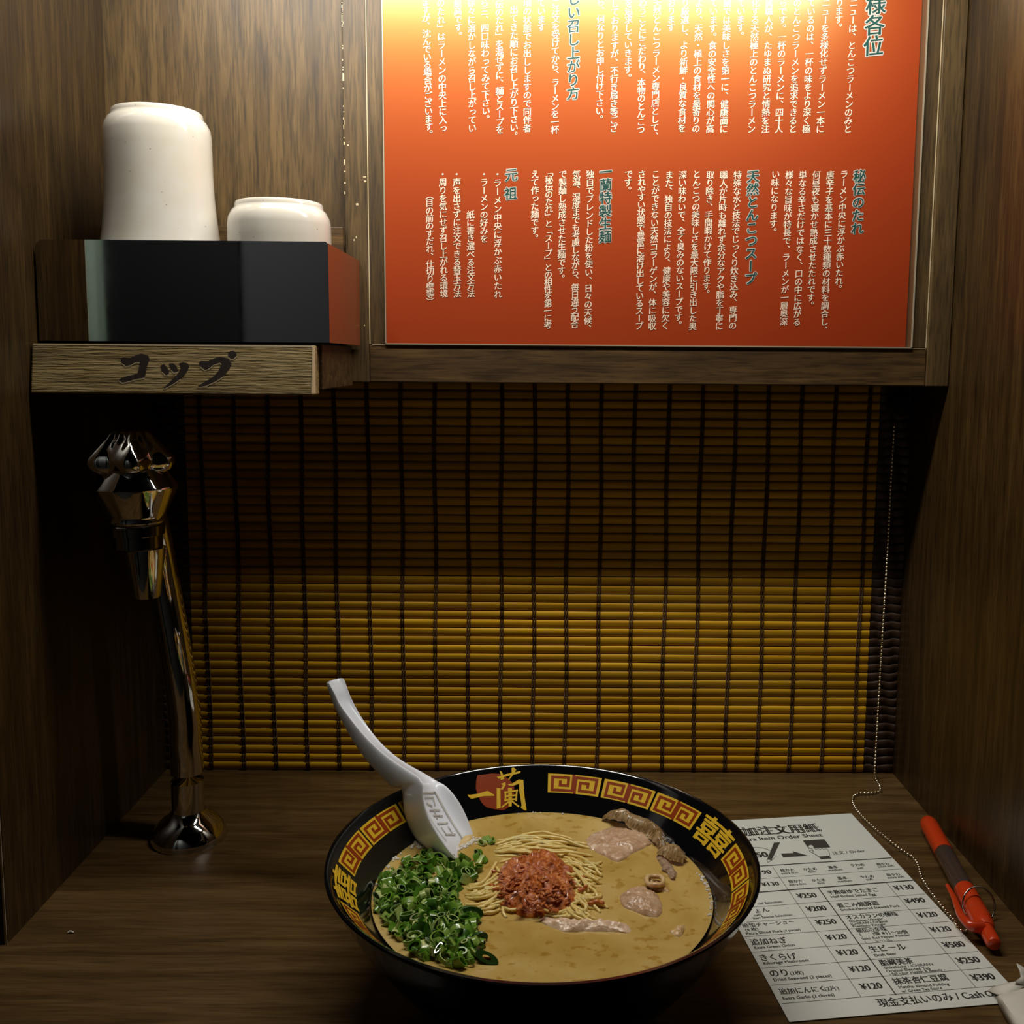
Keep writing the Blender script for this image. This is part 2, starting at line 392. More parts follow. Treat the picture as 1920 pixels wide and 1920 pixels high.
tag(obj('side_plate', bm, mat('steel_red_reflection', (.20,.045,.014), .3), cs), 'red-brown side plate')  # the sign's red reflection on the tray side is painted into this colour
boxo('shelf_box', (-.298, -.1285, YF+.006, YC-.003, .3185, .3466), M['rail'], cs, .0006)
boxo('back_board', (ony(165, 430, -.076).x, ony(643, 430, -.076).x, -.0765, YC-.0025, .35, ony(300, 423, -.076).z), M['rail'], cs, .0004)
YPL = -.1845
px0, px1 = ony(62, 690, YPL).x, ony(588, 690, YPL).x; pz0, pz1 = ony(330, 739, YPL).z, ony(330, 646, YPL).z
bm = bmesh.new(); box(bm, px0, px1, YPL, YF+.0055, pz0, pz1, bev=.0009)
for f in bm.faces: f.material_index = 0
box(bm, px0+.001, px1-.001, YPL-.0001, YPL+.0006, pz1-.0009, pz1+.00005, mi=1)
box(bm, px1-.0007, px1+.00005, YPL-.0001, YPL+.004, pz0+.001, pz1-.001, mi=1)
tilt = lambda p: Vector((p.x, p.y-(pz1-p.z)*.16, p.z))
for v in bm.verts:
    if v.co.y < YPL+.002: v.co = tilt(v.co)
brd = obj('name_board', bm, [M['plaque'], M['edge']], cs)
# carved katakana, outlines read off the board
KO = [[(310,205),(330,190),(420,195),(520,155),(560,148),(640,175),(655,215),(630,300),(612,435),(520,450),(400,485),(350,495),(300,468),(330,440),(420,410),(520,390),(535,330),(540,250),(500,248),(430,285),(380,298),(330,265)],
 [(790,290),(830,270),(870,310),(900,360),(895,395),(860,408),(815,365)],[(890,265),(940,262),(985,300),(1005,360),(960,378),(925,345)],
 [(1010,262),(1060,250),(1110,262),(1135,300),(1110,365),(1040,450),(950,515),(855,565),(840,560),(910,490),(985,410),(1030,350),(1035,310)],
 [(1245,250),(1280,235),(1360,235),(1450,195),(1510,185),(1590,205),(1640,265),(1620,320),(1550,420),(1460,480),(1340,535),(1260,545),(1245,535),(1340,480),(1430,420),(1490,350),(1515,270),(1500,258),(1430,280),(1360,335),(1320,345),(1270,305)],
 [(1590,150),(1610,118),(1650,112),(1690,135),(1695,175),(1665,208),(1630,213),(1598,190)]]
bm = bmesh.new()
for k in KO: poly(bm, k, lambda x, y: tilt(ony(180+x/6.4, 640+y/6.4, YPL))+Vector((0,-.00014,0)))
obj('carved_lettering', bm, M['groove'], brd)
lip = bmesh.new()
for k in KO:       # pale strokes paint lamplight on the lower lip of each cut
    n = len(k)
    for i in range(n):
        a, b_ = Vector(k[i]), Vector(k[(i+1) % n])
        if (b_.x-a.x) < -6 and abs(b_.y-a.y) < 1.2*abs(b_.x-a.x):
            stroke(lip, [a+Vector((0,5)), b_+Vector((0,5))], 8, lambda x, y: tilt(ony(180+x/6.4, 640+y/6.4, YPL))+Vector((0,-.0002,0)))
obj('painted_lit_lip', lip, M['edge'], brd)

# ------------------------------------------------------------------ cups
cup_m = mat('speckled_ceramic', (.60,.57,.50), .14, coat=.4); N, L, b = nodes(cup_m)
vt = N.new('ShaderNodeTexVoronoi'); vt.inputs['Scale'].default_value = 160; tc = N.new('ShaderNodeTexCoord'); L.new(tc.outputs['Object'], vt.inputs['Vector'])
r1 = ramp(N, [(.045, (0,0,0)), (.085, (1,1,1))]); L.new(vt.outputs['Distance'], r1.inputs[0])
n2 = noise_tex(N, L, 35, (1,1,1), 2); r2 = ramp(N, [(.48, (1,1,1)), (.58, (0,0,0))]); L.new(n2.outputs[0], r2.inputs[0])
mm = N.new('ShaderNodeMath'); mm.operation = 'MAXIMUM'; L.new(r1.outputs[0], mm.inputs[0]); L.new(r2.outputs[0], mm.inputs[1])
mx = N.new('ShaderNodeMix'); mx.data_type = 'RGBA'; L.new(mm.outputs[0], mx.inputs[0]); mx.inputs[6].default_value = (.20,.16,.10,1)
n3 = noise_tex(N, L, 28, (1,1,1), 3); r3 = ramp(N, [(.3, (.57,.52,.42)), (.7, (.61,.58,.52))]); L.new(n3.outputs[0], r3.inputs[0]); L.new(r3.outputs[0], mx.inputs[7])
L.new(mx.outputs[2], b.inputs['Base Color'])
CUP = [(0,.0862),(.0235,.0862),(.0250,.0868),(.0258,.0880),(.0274,.0880),(.0281,.0872),(.0283,.0852),(.0286,.0838),(.0304,.0824),(.0325,.0780),(.0331,.0735),(.0332,.065),(.0333,.050),(.0338,.036),(.0347,.024),(.0360,.012),(.0375,.003),(.0381,.0006),(.0378,0),(.0366,.0004),(.0345,.012),(.0318,.035),(.0308,.062),(.0298,.076),(.0270,.0805),(0,.081)]
cups = []
for loc, lab in (((-.2424, -.122, .4062), 'taller-standing upside-down white cup on top of the left stack in the steel tray'),
                 ((-.2424, -.122, .3501), 'upside-down white cup nested underneath the taller stack inside the steel tray'),
                 ((-.1660, -.119, .3501), 'single upside-down white cup sitting low beside the tall stack in the tray')):
    if not cups:
        bm = bmesh.new(); lathe(bm, CUP, seg=72); o = obj('cup', bm, cup_m, None, True, 60)
    else:
        o = cups[0].copy(); C.objects.link(o)
    o.location = loc; tag(o, lab, 'cup', 'upside-down white cups in the tray'); cups.append(o)
cups[1].scale = (.985, .985, .985)

# ================================================================== WATER TAP
tp = empty('water_tap', (-.2405, -.118, 0), 'chrome water tap with faceted knob standing under the cup shelf', 'tap')
bx, by = -.2405, -.116
bm = bmesh.new(); lathe(bm, [(0,0),(.0255,0),(.0258,.002),(.0252,.005),(.0236,.0085),(.0205,.0125),(.0165,.016),(.0130,.0185),(.0116,.021),(0,.021)], (bx, by, 0), 64)
obj('base_flange', bm, M['chrome'], tp, True, 35)
bm = bmesh.new()
path = catmull([(bx,by,.012),(bx,by,.06),(bx-.001,by,.10),(bx-.0055,by-.002,.145),(bx-.0095,by-.004,.18),(bx-.012,by-.010,.215),(bx-.011,by-.024,.240),(bx-.008,by-.040,.248)], 8)
tube(bm, path, [.0112-.0004*min(1, i/20) for i in range(len(path))], 32); obj('column', bm, M['chrome'], tp, True, 60)
hx, hy = -.2466, -.170
bm = bmesh.new(); lathe(bm, [(0,.2350),(.0168,.2350),(.0174,.2362),(.0172,.2385),(.0178,.240),(.0252,.2560),(.0255,.2572),(.0250,.2584),(.0160,.2722),(.0130,.276),(0,.277)], (hx, hy, 0), 72)
thd = obj('tap_head', bm, M['chrome'], tp, True, 28)
bm = bmesh.new(); lathe(bm, [(0,.2185),(.0140,.2185),(.0150,.2195),(.0152,.2270),(.0166,.2275),(.0168,.2335),(.0160,.2345),(0,.2350)], (hx, hy, 0), 64)
obj('collar', bm, mat('dark_chrome', (.30,.28,.25), .10, 1), thd, True, 30)
bm = bmesh.new(); lathe(bm, [(0,.1865),(.0070,.1865),(.0082,.1868),(.0086,.188),(.0128,.2185),(0,.2187)], (hx+.0035, hy+.002, 0), 48)
obj('nozzle', bm, M['chrome'], thd, True, 35)
bm = bmesh.new()
lathe(bm, [(0,.2700),(.0175,.2660),(.0215,.2690),(.0230,.2732),(.0226,.2762),(.0200,.2805),(.0165,.2850),(.0135,.2880),(.0120,.2910),(.0080,.2935),(0,.2938)], (hx-.0015, hy-.001, 0), 80,
      rf=lambda a, z: 1+.15*math.cos(5*(a-3.85))*(1 if z < .284 else .4)+(.08*math.cos(11*a) if z > .284 else 0))
obj('lobed_knob', bm, M['chrome'], thd, True, 40)

# ================================================================== RAMEN BOWL
BX, BY = .0086, -.2843
bw = empty('ramen_bowl', (BX, BY, 0), 'black lacquer ramen bowl with gold and red key-pattern band inside the rim', 'bowl')
lac = mat('black_lacquer', (.004,.004,.005), .10, coat=.4)
gold = mat('gold_paint', (.66,.42,.025), .4, spec=.15); redp = mat('brick_red_paint', (.24,.035,.005), .4, spec=.12)
R0, Z0, R1, Z1 = .1095, .077, .090, .057
BOWL = [(0,.004),(.040,.004),(.041,0),(.046,0),(.047,.003),(.060,.010),(.082,.028),(.098,.050),(.108,.068),(.1115,.0755),(.1128,.0775),(.1133,.0782),(.1130,.0790),(.1118,.0793),(.1103,.0784),(R0,Z0),(R1,Z1),(.080,.044),(.062,.026),(.040,.014),(0,.010)]
bm = bmesh.new(); lathe(bm, BOWL, (BX, BY, 0), 160)
CL = math.hypot(R0-R1, Z0-Z1)
def cone(th, s, lift=.00022):
    """a point of the inner wall: th degrees clockwise from the back, s 0 at the rim to 1 at the broth"""
    r = R0+(R1-R0)*s; z = Z0+(Z1-Z0)*s; a = R(th)
    nr, nz = -(Z0-Z1)/CL, (R0-R1)/CL
    r += nr*lift; z += nz*lift
    return Vector((BX+r*math.sin(a), BY+r*math.cos(a), z))
def cone_px(x, y):
    v = ray(x, y); k = (R0-R1)/(Z0-Z1); ox, oy = CAM.x-BX, CAM.y-BY; c0 = R0+(CAM.z-Z0)*k
    a = v.x**2+v.y**2-(k*v.z)**2; b_ = 2*(ox*v.x+oy*v.y-k*v.z*c0); c = ox*ox+oy*oy-c0*c0
    t = (-b_+math.sqrt(b_*b_-4*a*c))/2/a; t2 = (-b_-math.sqrt(b_*b_-4*a*c))/2/a
    best = None
    for q in (t, t2):
        p = CAM+v*q
        if R0+(p.z-Z0)*k > 0 and (best is None or q > best[0]): best = (q, p)
    p = best[1]; return math.degrees(math.atan2(p.x-BX, p.y-BY)), (Z0-p.z)/(Z0-Z1)
def strip(th0, th1, s0, s1, mi, lift, n=None):
    n = n or max(1, int(abs(th1-th0)/1.2))
    A = [bm.verts.new(cone(th0+(th1-th0)*i/n, s0, lift)) for i in range(n+1)]
    B = [bm.verts.new(cone(th0+(th1-th0)*i/n, s1, lift)) for i in range(n+1)]
    for i in range(n): bm.faces.new((A[i], B[i], B[i+1], A[i+1])).material_index = mi
SB0, SB1 = .10, .535
SPI = [(.955,-.02,.955,.86),(.955,.86,.17,.86),(.17,.86,.17,.18),(.17,.18,.77,.18),(.77,.18,.77,.60),(.77,.60,.47,.60),(.47,.60,.47,.42)]
def pair(t0, t1):
    wdt = (t1-t0)/2; hs = SB1-SB0; wx, wy = .055, .065
    strip(t0, t1, SB0, SB1, 1, .00018)
    for j in (0, 1):
        for (xa, ya, xb, yb) in SPI:
            x0, x1 = min(xa, xb)-wx, max(xa, xb)+wx; y0, y1 = min(ya, yb)-wy, max(ya, yb)+wy
            x0, x1, y0, y1 = max(x0, 0), min(x1, 1), max(y0, 0), min(y1, 1)
            if j: x0, x1, y0, y1 = 1-x1, 1-x0, 1-y1, 1-y0
            strip(t0+(j+x0)*wdt, t0+(j+x1)*wdt, SB0+y0*hs, SB0+y1*hs, 2, .00034)
def happiness(t0, t1):
    g = glyphs('囍', .012)
    vs = [bm.verts.new(cone(t0+(t1-t0)*(x-.03)/.94, .60-(y+.07)/.90*.57, .0003)) for x, y in g[0]]
    for f in g[1]:
        try: bm.faces.new([vs[i] for i in f]).material_index = 1
        except ValueError: pass
CC = -16.2
for sgn in (1, -1):
    for a, b_ in ((18.3, 36.9), (37.9, 56.7), (57.5, 76.5), (97.2, 116.6), (117.4, 136.4), (137.2, 156.2)):
        x, y = (CC+a, CC+b_) if sgn > 0 else (CC-b_, CC-a)
        pair(x, y)
    happiness(*((CC+78.3, CC+96.0) if sgn > 0 else (CC-96.0, CC-78.3)))
def lg(x, y, lift):
    th, s = cone_px(860+x/6.4, 1420+y/6.4); return cone(th, s, lift)
poly(bm, [(225,215),(300,208),(400,195),(500,200),(600,260),(660,330),(670,420),(640,520),(600,600),(540,635),(440,625),(330,600),(270,540),(225,450),(205,370),(210,280)], lambda x, y: lg(x, y, .00018), 2)
for pg in ([(103,450),(140,452),(230,440),(330,408),(355,408),(430,455),(420,466),(300,468),(150,500),(120,480)],
           [(455,235),(490,230),(560,205),(640,190),(740,165),(742,190),(640,215),(540,240),(480,262)],
           [(490,165),(510,170),(535,215),(545,265),(500,275),(510,230)], [(635,130),(660,125),(690,150),(640,230),(600,280),(595,270),(635,200)],
           [(455,370),(500,375),(502,610),(455,620)], [(505,320),(560,300),(562,340),(525,392),(502,385),(530,340)],
           [(590,325),(640,318),(720,268),(775,275),(778,330),(790,480),(810,600),(815,640),(790,640),(745,605),(755,580),(740,480),(725,400),(725,320),(650,345),(600,340)],
           [(590,370),(640,375),(635,590),(600,595)]):
    poly(bm, pg, lambda x, y: lg(x, y, .00040), 1)
for st in ([(555,425),(700,400)], [(560,472),(690,457)], [(555,518),(690,503)], [(560,420),(560,522)], [(696,405),(688,520)], [(595,540),(520,600)], [(640,530),(715,590)]):
    stroke(bm, st, 20, lambda x, y: lg(x, y, .00052), 1)
obj('bowl_body', bm, [lac, gold, redp], bw, True, 40)

# ------------------------------------------------------------------ broth
HS = .0572
def sp(x, y, dz=0.0): return onz(x, y, HS+dz)
so = mat('tonkotsu_broth', (.62,.40,.155), .16, coat=.25, Subsurface_Weight=.25, Subsurface_Scale=.004); N, L, b = nodes(so)
b.inputs['Subsurface Radius'].default_value = (1, .6, .25)
n1 = noise_tex(N, L, 26, (1,1,1), 4, .55, .8); r1 = ramp(N, [(.3, (.46,.30,.068)), (.55, (.57,.395,.118)), (.75, (.63,.47,.19))]); L.new(n1.outputs[0], r1.inputs[0])
n2 = noise_tex(N, L, 1, (150, 190, 100), 2, .5); r2 = ramp(N, [(.33, (.80,.70,.48)), (.40, (1,1,1))]); L.new(n2.outputs[0], r2.inputs[0])
mx = N.new('ShaderNodeMix'); mx.data_type = 'RGBA'; mx.blend_type = 'MULTIPLY'; mx.inputs[0].default_value = 1
L.new(r1.outputs[0], mx.inputs[6]); L.new(r2.outputs[0], mx.inputs[7]); L.new(mx.outputs[2], b.inputs['Base Color'])
bump(N, L, b, n1.outputs[0], .35, .0012)
soup = empty('ramen_broth', (BX, BY, HS), 'cloudy beige pork broth filling the black bowl', 'soup')
bm = bmesh.new(); rr_ = .0898
lathe(bm, [(0, HS-.012)] + [(rr_*.84, HS-.012), (rr_, HS+.0003), (rr_*.985, HS)] + [(rr_*f, HS) for f in (.9, .7, .5, .3, .12)] + [(0, HS)], (BX, BY, 0), 128)
obj('broth_surface', bm, so, soup, True, 40)
fm = mat('foam', (.80,.76,.66), .10, Transmission_Weight=.15, IOR=1.3)
bm = bmesh.new(); rnd = random.Random(11)
def bubbles(pts, n, spread, r0, r1):
    P = catmull([sp(*q) for q in pts], 6)
    for k in range(n):
        p = rnd.choice(P)+Vector((rnd.gauss(0, spread), rnd.gauss(0, spread), 0)); r = rnd.uniform(r0, r1)
        if math.hypot(p.x-BX, p.y-BY) > .0895: continue
        bmesh.ops.create_icosphere(bm, subdivisions=2, radius=r, matrix=Matrix.Translation((p.x, p.y, HS+r*.2)))
bubbles([(765,1578),(790,1588),(830,1596),(870,1588),(895,1572)], 150, .0012, .0004, .0011)
bubbles([(755,1570),(763,1580),(772,1588)], 50, .0018, .0005, .0013)
bubbles([(1322,1650),(1333,1672),(1335,1690),(1330,1720)], 45, .0010, .0004, .0009)
bubbles([(1315,1640),(1325,1655)], 20, .0015, .0004, .0012)
bubbles([(900,1530),(1000,1523),(1080,1527)], 18, .0008, .0004, .0009)
bubbles([(700,1690),(720,1640),(745,1605)], 30, .0012, .0004, .0010)
fo = obj('foam', bm, fm, soup, True); fo['kind'] = 'stuff'

# ------------------------------------------------------------------ helper for things lying in the broth
def mound(outline, h, amp, fr, seed, base=-.003, edge=.6, rings=26, segs=120, top=None, skew=(0,0), sink=0.0):
    """an irregular lump with the given outline (pixels), standing h above the broth"""
    P = [sp(*q) for q in outline]; c = sum(P, Vector())/len(P)
    loop = catmull(P+[P[0]], 12)[:-1]; n = len(loop)
    bm = bmesh.new(); prev = None; so_ = Vector((seed*3.1, seed*1.7, seed))
    for k in range(rings+1):
        f = k/rings; ring = []
        if k == 0:
            ring = [bm.verts.new(c+Vector((0, 0, h+amp*noise.fractal((c+so_)*fr, 1, 2, 4))))]
        else:
            for p in loop:
                q = c.lerp(p, f); z = h*(1-f**2.2)**edge if f < 1 else 0
                dz = amp*noise.fractal(Vector((q.x*fr, q.y*fr, 0))+so_, .9, 2.1, 5)*(1-f**6*(0 if sink else 1))-sink
                ring.append(bm.verts.new((q.x+skew[0]*z, q.y+skew[1]*z, HS+z+dz)))
        if k == 1:
            for i in range(n): bm.faces.new((prev[0], ring[i], ring[(i+1) % n]))
        elif k > 1:
            for i in range(n): bm.faces.new((prev[i], ring[i], ring[(i+1) % n], prev[(i+1) % n]))
        prev = ring
    low = [bm.verts.new(v.co+Vector((0,0,base))) for v in prev]
    for i in range(n): bm.faces.new((prev[i], low[i], low[(i+1) % n], prev[(i+1) % n]))
    bm.faces.new(list(reversed(low)))
    return bm
# noodles
nm = mat('noodle', (.80,.62,.22), .25, coat=.3, Subsurface_Weight=.3, Subsurface_Scale=.002)
b = nodes(nm)[2]; b.inputs['Subsurface Radius'].default_value = (1,.7,.3)
bm = bmesh.new(); rnd = random.Random(3)
def strand(a, b_, bow, dz, r=.00085):
    A, B = Vector(a), Vector(b_); d = B-A; nn = Vector((-d.y, d.x))
    pts = []
    for i in range(9):
        t = i/8; q = A+d*t+nn*bow*math.sin(math.pi*t)+Vector((rnd.uniform(-2,2), rnd.uniform(-1.2,1.2)))
        pts.append(sp(q.x, q.y, dz*math.sin(math.pi*(.08+.84*t))-.0008))
    tube(bm, catmull(pts, 3), r, 8)
for k in range(34):      # behind the paste
    y = rnd.uniform(1572, 1606); x = rnd.uniform(925, 985)
    strand((x, y+rnd.uniform(0,6)), (x+rnd.uniform(70,130), y+rnd.uniform(-4,16)), -rnd.uniform(.02,.14), rnd.uniform(.0012,.0048))
for k in range(36):      # left of it
    x = rnd.uniform(872, 905); y = rnd.uniform(1655, 1712)
    strand((x, y), (x+rnd.uniform(45,80), y-rnd.uniform(8,52)), rnd.uniform(-.02,.14), rnd.uniform(.001,.0042))
for k in range(40):      # right of it
    x = rnd.uniform(1055, 1095); y = rnd.uniform(1612, 1700)
    strand((x, y), (x+rnd.uniform(25,50), y+rnd.uniform(-12,42)), rnd.uniform(-.2,.2), rnd.uniform(.001,.0044))
for k in range(26):
    x = rnd.uniform(990, 1060); y = rnd.uniform(1600, 1640)
    strand((x, y), (x+rnd.uniform(50,80), y+rnd.uniform(20,60)), rnd.uniform(-.18,0), rnd.uniform(.002,.0046))
for k in range(14):
    x = rnd.uniform(1070, 1110); y = rnd.uniform(1690, 1714)
    strand((x, y), (x+rnd.uniform(-60,-30), y+rnd.uniform(-4,12)), rnd.uniform(-.2,.1), rnd.uniform(.0008,.0024))
for k in range(50):
    a = rnd.uniform(0, 6.283); x, y = 1005+rnd.uniform(-60,60), 1662+rnd.uniform(-35,35)
    strand((x-45*math.cos(a), y-25*math.sin(a)), (x+45*math.cos(a), y+25*math.sin(a)), rnd.uniform(-.3,.3), rnd.uniform(.0015,.0035))
o = obj('noodles', bm, nm, None, True); tag(o, 'pale yellow thin noodles surfacing around the red chili paste', 'noodles', kind='stuff')
# chili paste
cm = mat('chili_paste', (.42,.07,.012), .22, coat=.4, Subsurface_Weight=.15, Subsurface_Scale=.002); N, L, b = nodes(cm)
n1 = noise_tex(N, L, 320, (1,1.5,1), 5, .65); r1 = ramp(N, [(.32, (.24,.032,.003)), (.5, (.50,.115,.008)), (.68, (.70,.25,.04))]); L.new(n1.outputs[0], r1.inputs[0]); L.new(r1.outputs[0], b.inputs['Base Color'])
bump(N, L, b, n1.outputs[0], .8, .0015)
bm = mound([(936,1634),(952,1617),(984,1613),(1002,1601),(1038,1604),(1058,1622),(1082,1640),(1072,1660),(1084,1688),(1078,1706),(1030,1716),(985,1721),(950,1702),(932,1684),(928,1660)], .0085, .0032, 190, 4, edge=.55)
rnd = random.Random(9)
for k in range(230):   # flakes
    a = rnd.uniform(0, 6.283); q = math.sqrt(rnd.random())
    x, y = 1005+80*q*math.cos(a), 1660+57*q*math.sin(a)
    p = sp(x, y, .0088*(1-q**2.2)**.55+rnd.uniform(-.0012,.0010)) if q < 1 else sp(x, y)
    l = rnd.uniform(.0008, .0030); mtx = Matrix.Translation(p) @ Matrix.Rotation(rnd.uniform(0,3.14), 4, 'Z') @ Matrix.Rotation(rnd.uniform(-.6,.6), 4, 'X') @ Matrix.Diagonal((l, l*.45, .0005, 1))
    bmesh.ops.create_icosphere(bm, subdivisions=1, radius=1, matrix=mtx)
for x, y, l in ((1090,1668,.0022),(1098,1662,.0014),(1118,1690,.0024),(1128,1692,.0018),(1108,1693,.0018),(922,1660,.0018),(926,1634,.0018),(1092,1645,.0016)):
    bmesh.ops.create_icosphere(bm, subdivisions=2, radius=1, matrix=Matrix.Translation(sp(x, y, .0028)) @ Matrix.Rotation(rnd.uniform(-.5,.5), 4, 'Z') @ Matrix.Diagonal((l, l*.6, .0010, 1)))
o = obj('chili_paste', bm, cm, None, True); tag(o, 'dollop of coarse red-orange chili paste in the middle of the ramen', 'sauce')

# spring onions
gm = mat('spring_onion', (.05,.16,.01), .22, coat=.35); N, L, b = nodes(gm)
gi = N.new('ShaderNodeNewGeometry'); r1 = ramp(N, [(0, (.025,.095,.006)), (.3, (.07,.19,.012)), (.6, (.15,.31,.028)), (.85, (.29,.44,.09)), (1, (.55,.62,.24))])
L.new(gi.outputs['Random Per Island'], r1.inputs[0])
n1 = noise_tex(N, L, 500, (1,1,1), 3); r2 = ramp(N, [(.3, (.75,)*3), (.7, (1.2,)*3)]); L.new(n1.outputs[0], r2.inputs[0])
mx = N.new('ShaderNodeMix'); mx.data_type = 'RGBA'; mx.blend_type = 'MULTIPLY'; mx.inputs[0].default_value = 1
L.new(r1.outputs[0], mx.inputs[6]); L.new(r2.outputs[0], mx.inputs[7]); L.new(mx.outputs[2], b.inputs['Base Color'])
def ring_piece(bm, p, r, ln, rot, sq=1.0, th=.0006, seg=14):
    mtx = Matrix.Translation(p) @ rot.to_4x4()
    R_ = []
    for (rr, z) in ((r, -ln/2), (r*1.03, 0), (r, ln/2), (r-th, ln/2), (r-th, -ln/2)):
        R_.append([bm.verts.new(mtx @ Vector((rr*math.cos(2*math.pi*k/seg), sq*rr*math.sin(2*math.pi*k/seg), z))) for k in range(seg)])
    for i in range(5):
        A, B = R_[i], R_[(i+1) % 5]
        for k in range(seg): bm.faces.new((A[k], A[(k+1) % seg], B[(k+1) % seg], B[k]))
from mathutils import Euler
REG = [(765,1612),(800,1600),(850,1606),(885,1612),(905,1600),(897,1640),(868,1662),(852,1688),(862,1705),(893,1722),(896,1752),(905,1778),(885,1800),(850,1812),(800,1797),(752,1762),(722,1728),(703,1698),(706,1668),(732,1632)]
def inside(x, y, P):
    r = False; j = len(P)-1
    for i in range(len(P)):
        if (P[i][1] > y) != (P[j][1] > y) and x < (P[j][0]-P[i][0])*(y-P[i][1])/(P[j][1]-P[i][1])+P[i][0]: r = not r
        j = i
    return r
rnd = random.Random(21); bm = bmesh.new(); cnt = 0
while cnt < 560:
    x, y = rnd.uniform(695, 915), rnd.uniform(1595, 1818)
    if not inside(x, y, REG): continue
    dens = 1 if y > 1640 else .6
    if rnd.random() > dens: continue
    d = min(math.hypot(x-q[0], y-q[1]) for q in REG)
    p = sp(x, y, rnd.uniform(-.0004, .0012+min(.0065, d*.00011)))
    if math.hypot(p.x-BX, p.y-BY) > .0868: continue
    rot = Euler((rnd.gauss(0, .75), rnd.gauss(0, .75), rnd.uniform(0, 6.28))).to_matrix()
    ring_piece(bm, p, rnd.uniform(.0018, .0042), rnd.uniform(.0020, .0060), rot, rnd.uniform(.16, .8), rnd.uniform(.0006, .0012)); cnt += 1
for x, y in ((912,1573),(905,1580),(922,1577),(900,1605),(908,1612),(897,1598)):
    ring_piece(bm, sp(x, y, .0012), .0026, .003, Euler((rnd.uniform(.6,1.3), 0, rnd.uniform(0,6))).to_matrix(), .6)
o = obj('chopped_spring_onion', bm, gm, None, True, 50); tag(o, 'heap of chopped green spring onion floating at one side of the broth', 'spring onion', kind='stuff')
dk = mat('dark_onion', (.022,.075,.010), .2, coat=.4)
def single(x, y, r, ln, rot, sq, lab):
    bm = bmesh.new(); p = sp(x, y, .0016)
    ring_piece(bm, p, r, ln, Euler(rot).to_matrix(), sq, r*.62, 24)
    o = obj('spring_onion_ring', bm, dk, None, True, 50); tag(o, lab, 'spring onion', 'separate spring onion rings')
single(882, 1712, .0062, .0042, (1.25, .1, .25), .55, 'broad dark green onion tube with a shiny cut, nearest below the noodles')
single(913, 1795, .0058, .0050, (1.0, .35, -.2), .42, 'big dark green onion ring floating lowest, apart from the heap')
single(900, 1758, .0036, .0036, (1.3, -.2, .5), .7, 'small dark onion ring at the edge of the heap above the biggest ring')

# pork
pm = mat('pork_lean', (.60,.33,.25), .25, coat=.25, Subsurface_Weight=.3, Subsurface_Scale=.003); N, L, b = nodes(pm)
n1 = noise_tex(N, L, 130, (1,2.4,1), 4, .6); r1 = ramp(N, [(.3, (.43,.26,.14)), (.55, (.58,.385,.235)), (.75, (.67,.49,.33))]); L.new(n1.outputs[0], r1.inputs[0]); L.new(r1.outputs[0], b.inputs['Base Color']); bump(N, L, b, n1.outputs[0], .6, .001)
ft = mat('pork_fat', (.58,.36,.16), .2, coat=.4, Subsurface_Weight=.3, Subsurface_Scale=.003); N, L, b = nodes(ft)
n1 = noise_tex(N, L, 150, (1,1,1), 5, .6); r1 = ramp(N, [(.3, (.38,.22,.07)), (.48, (.64,.43,.19)), (.72, (.78,.63,.38))]); L.new(n1.outputs[0], r1.inputs[0]); L.new(r1.outputs[0], b.inputs['Base Color']); bump(N, L, b, n1.outputs[0], .7, .001)
pf = mat('pale_fat', (.72,.53,.36), .2, coat=.4, Subsurface_Weight=.3, Subsurface_Scale=.003); bump(*nodes(pf), noise_tex(*nodes(pf)[:2], 220, (1,1,1), 4).outputs[0], .7, .001)
def ribbon(pts, wid, th, seed, up=.006, nw=7, ns=12):
    """a wavy flap of fat: pts are pixels with height above the broth"""
    bm = bmesh.new(); P = catmull([sp(x, y, z) for x, y, z in pts], ns); n = len(P); rows = []
    for i, p in enumerate(P):
        d = P[min(i+1, n-1)]-P[max(i-1, 0)]; side = Vector((-d.y, d.x, 0)).normalized(); row = []
        tap = min(1, .35+2.2*min(i, n-1-i)/n)
        for j in range(nw):
            f = j/(nw-1)-.5
            q = p+side*wid*f*tap+Vector((0, 0, up*(math.cos(f*3.0)-.5)*tap))
            nz = noise.noise_vector(q*170+Vector((seed, 0, 0)))*.0024+noise.noise_vector(q*420+Vector((seed, 3, 0)))*.0009
            row.append(bm.verts.new(q+nz))
        rows.append(row)
    for a, b_ in zip(rows, rows[1:]):
        for j in range(nw-1): bm.faces.new((a[j], a[j+1], b_[j+1], b_[j]))
    r = bmesh.ops.solidify(bm, geom=bm.faces[:], thickness=th)
    return bm
def pork(name, label, loc):
    return empty(name, loc, label, 'pork slice', 'pork slices in the ramen')
p1 = pork('pork_slice', 'pink pork slice at the back with a folded brown fat edge against the bowl', sp(1160, 1580))
o = obj('lean_meat', mound([(1096,1575),(1120,1558),(1160,1552),(1205,1560),(1225,1578),(1205,1592),(1188,1600),(1170,1612),(1152,1616),(1130,1604),(1105,1592)], .0040, .0014, 150, 6, sink=.0005), pm, p1, True)
o = obj('fat_edge', ribbon([(1133,1533,.0012),(1148,1524,.006),(1172,1527,.0065),(1195,1540,.005),(1220,1550,.004),(1236,1570,.003),(1240,1592,.0015)], .013, .0012, 2, .007), ft, p1, True); subsurf(o, 1)
o = obj('fat_edge', ribbon([(1233,1598,.002),(1255,1592,.0052),(1275,1600,.0048),(1284,1612,.002)], .013, .0012, 5, .006), ft, p1, True); subsurf(o, 1)
o = obj('fat_edge', ribbon([(1238,1600,.0015),(1252,1625,.0018),(1264,1650,.0005)], .007, .001, 8, .003), pf, p1, True); subsurf(o, 1)
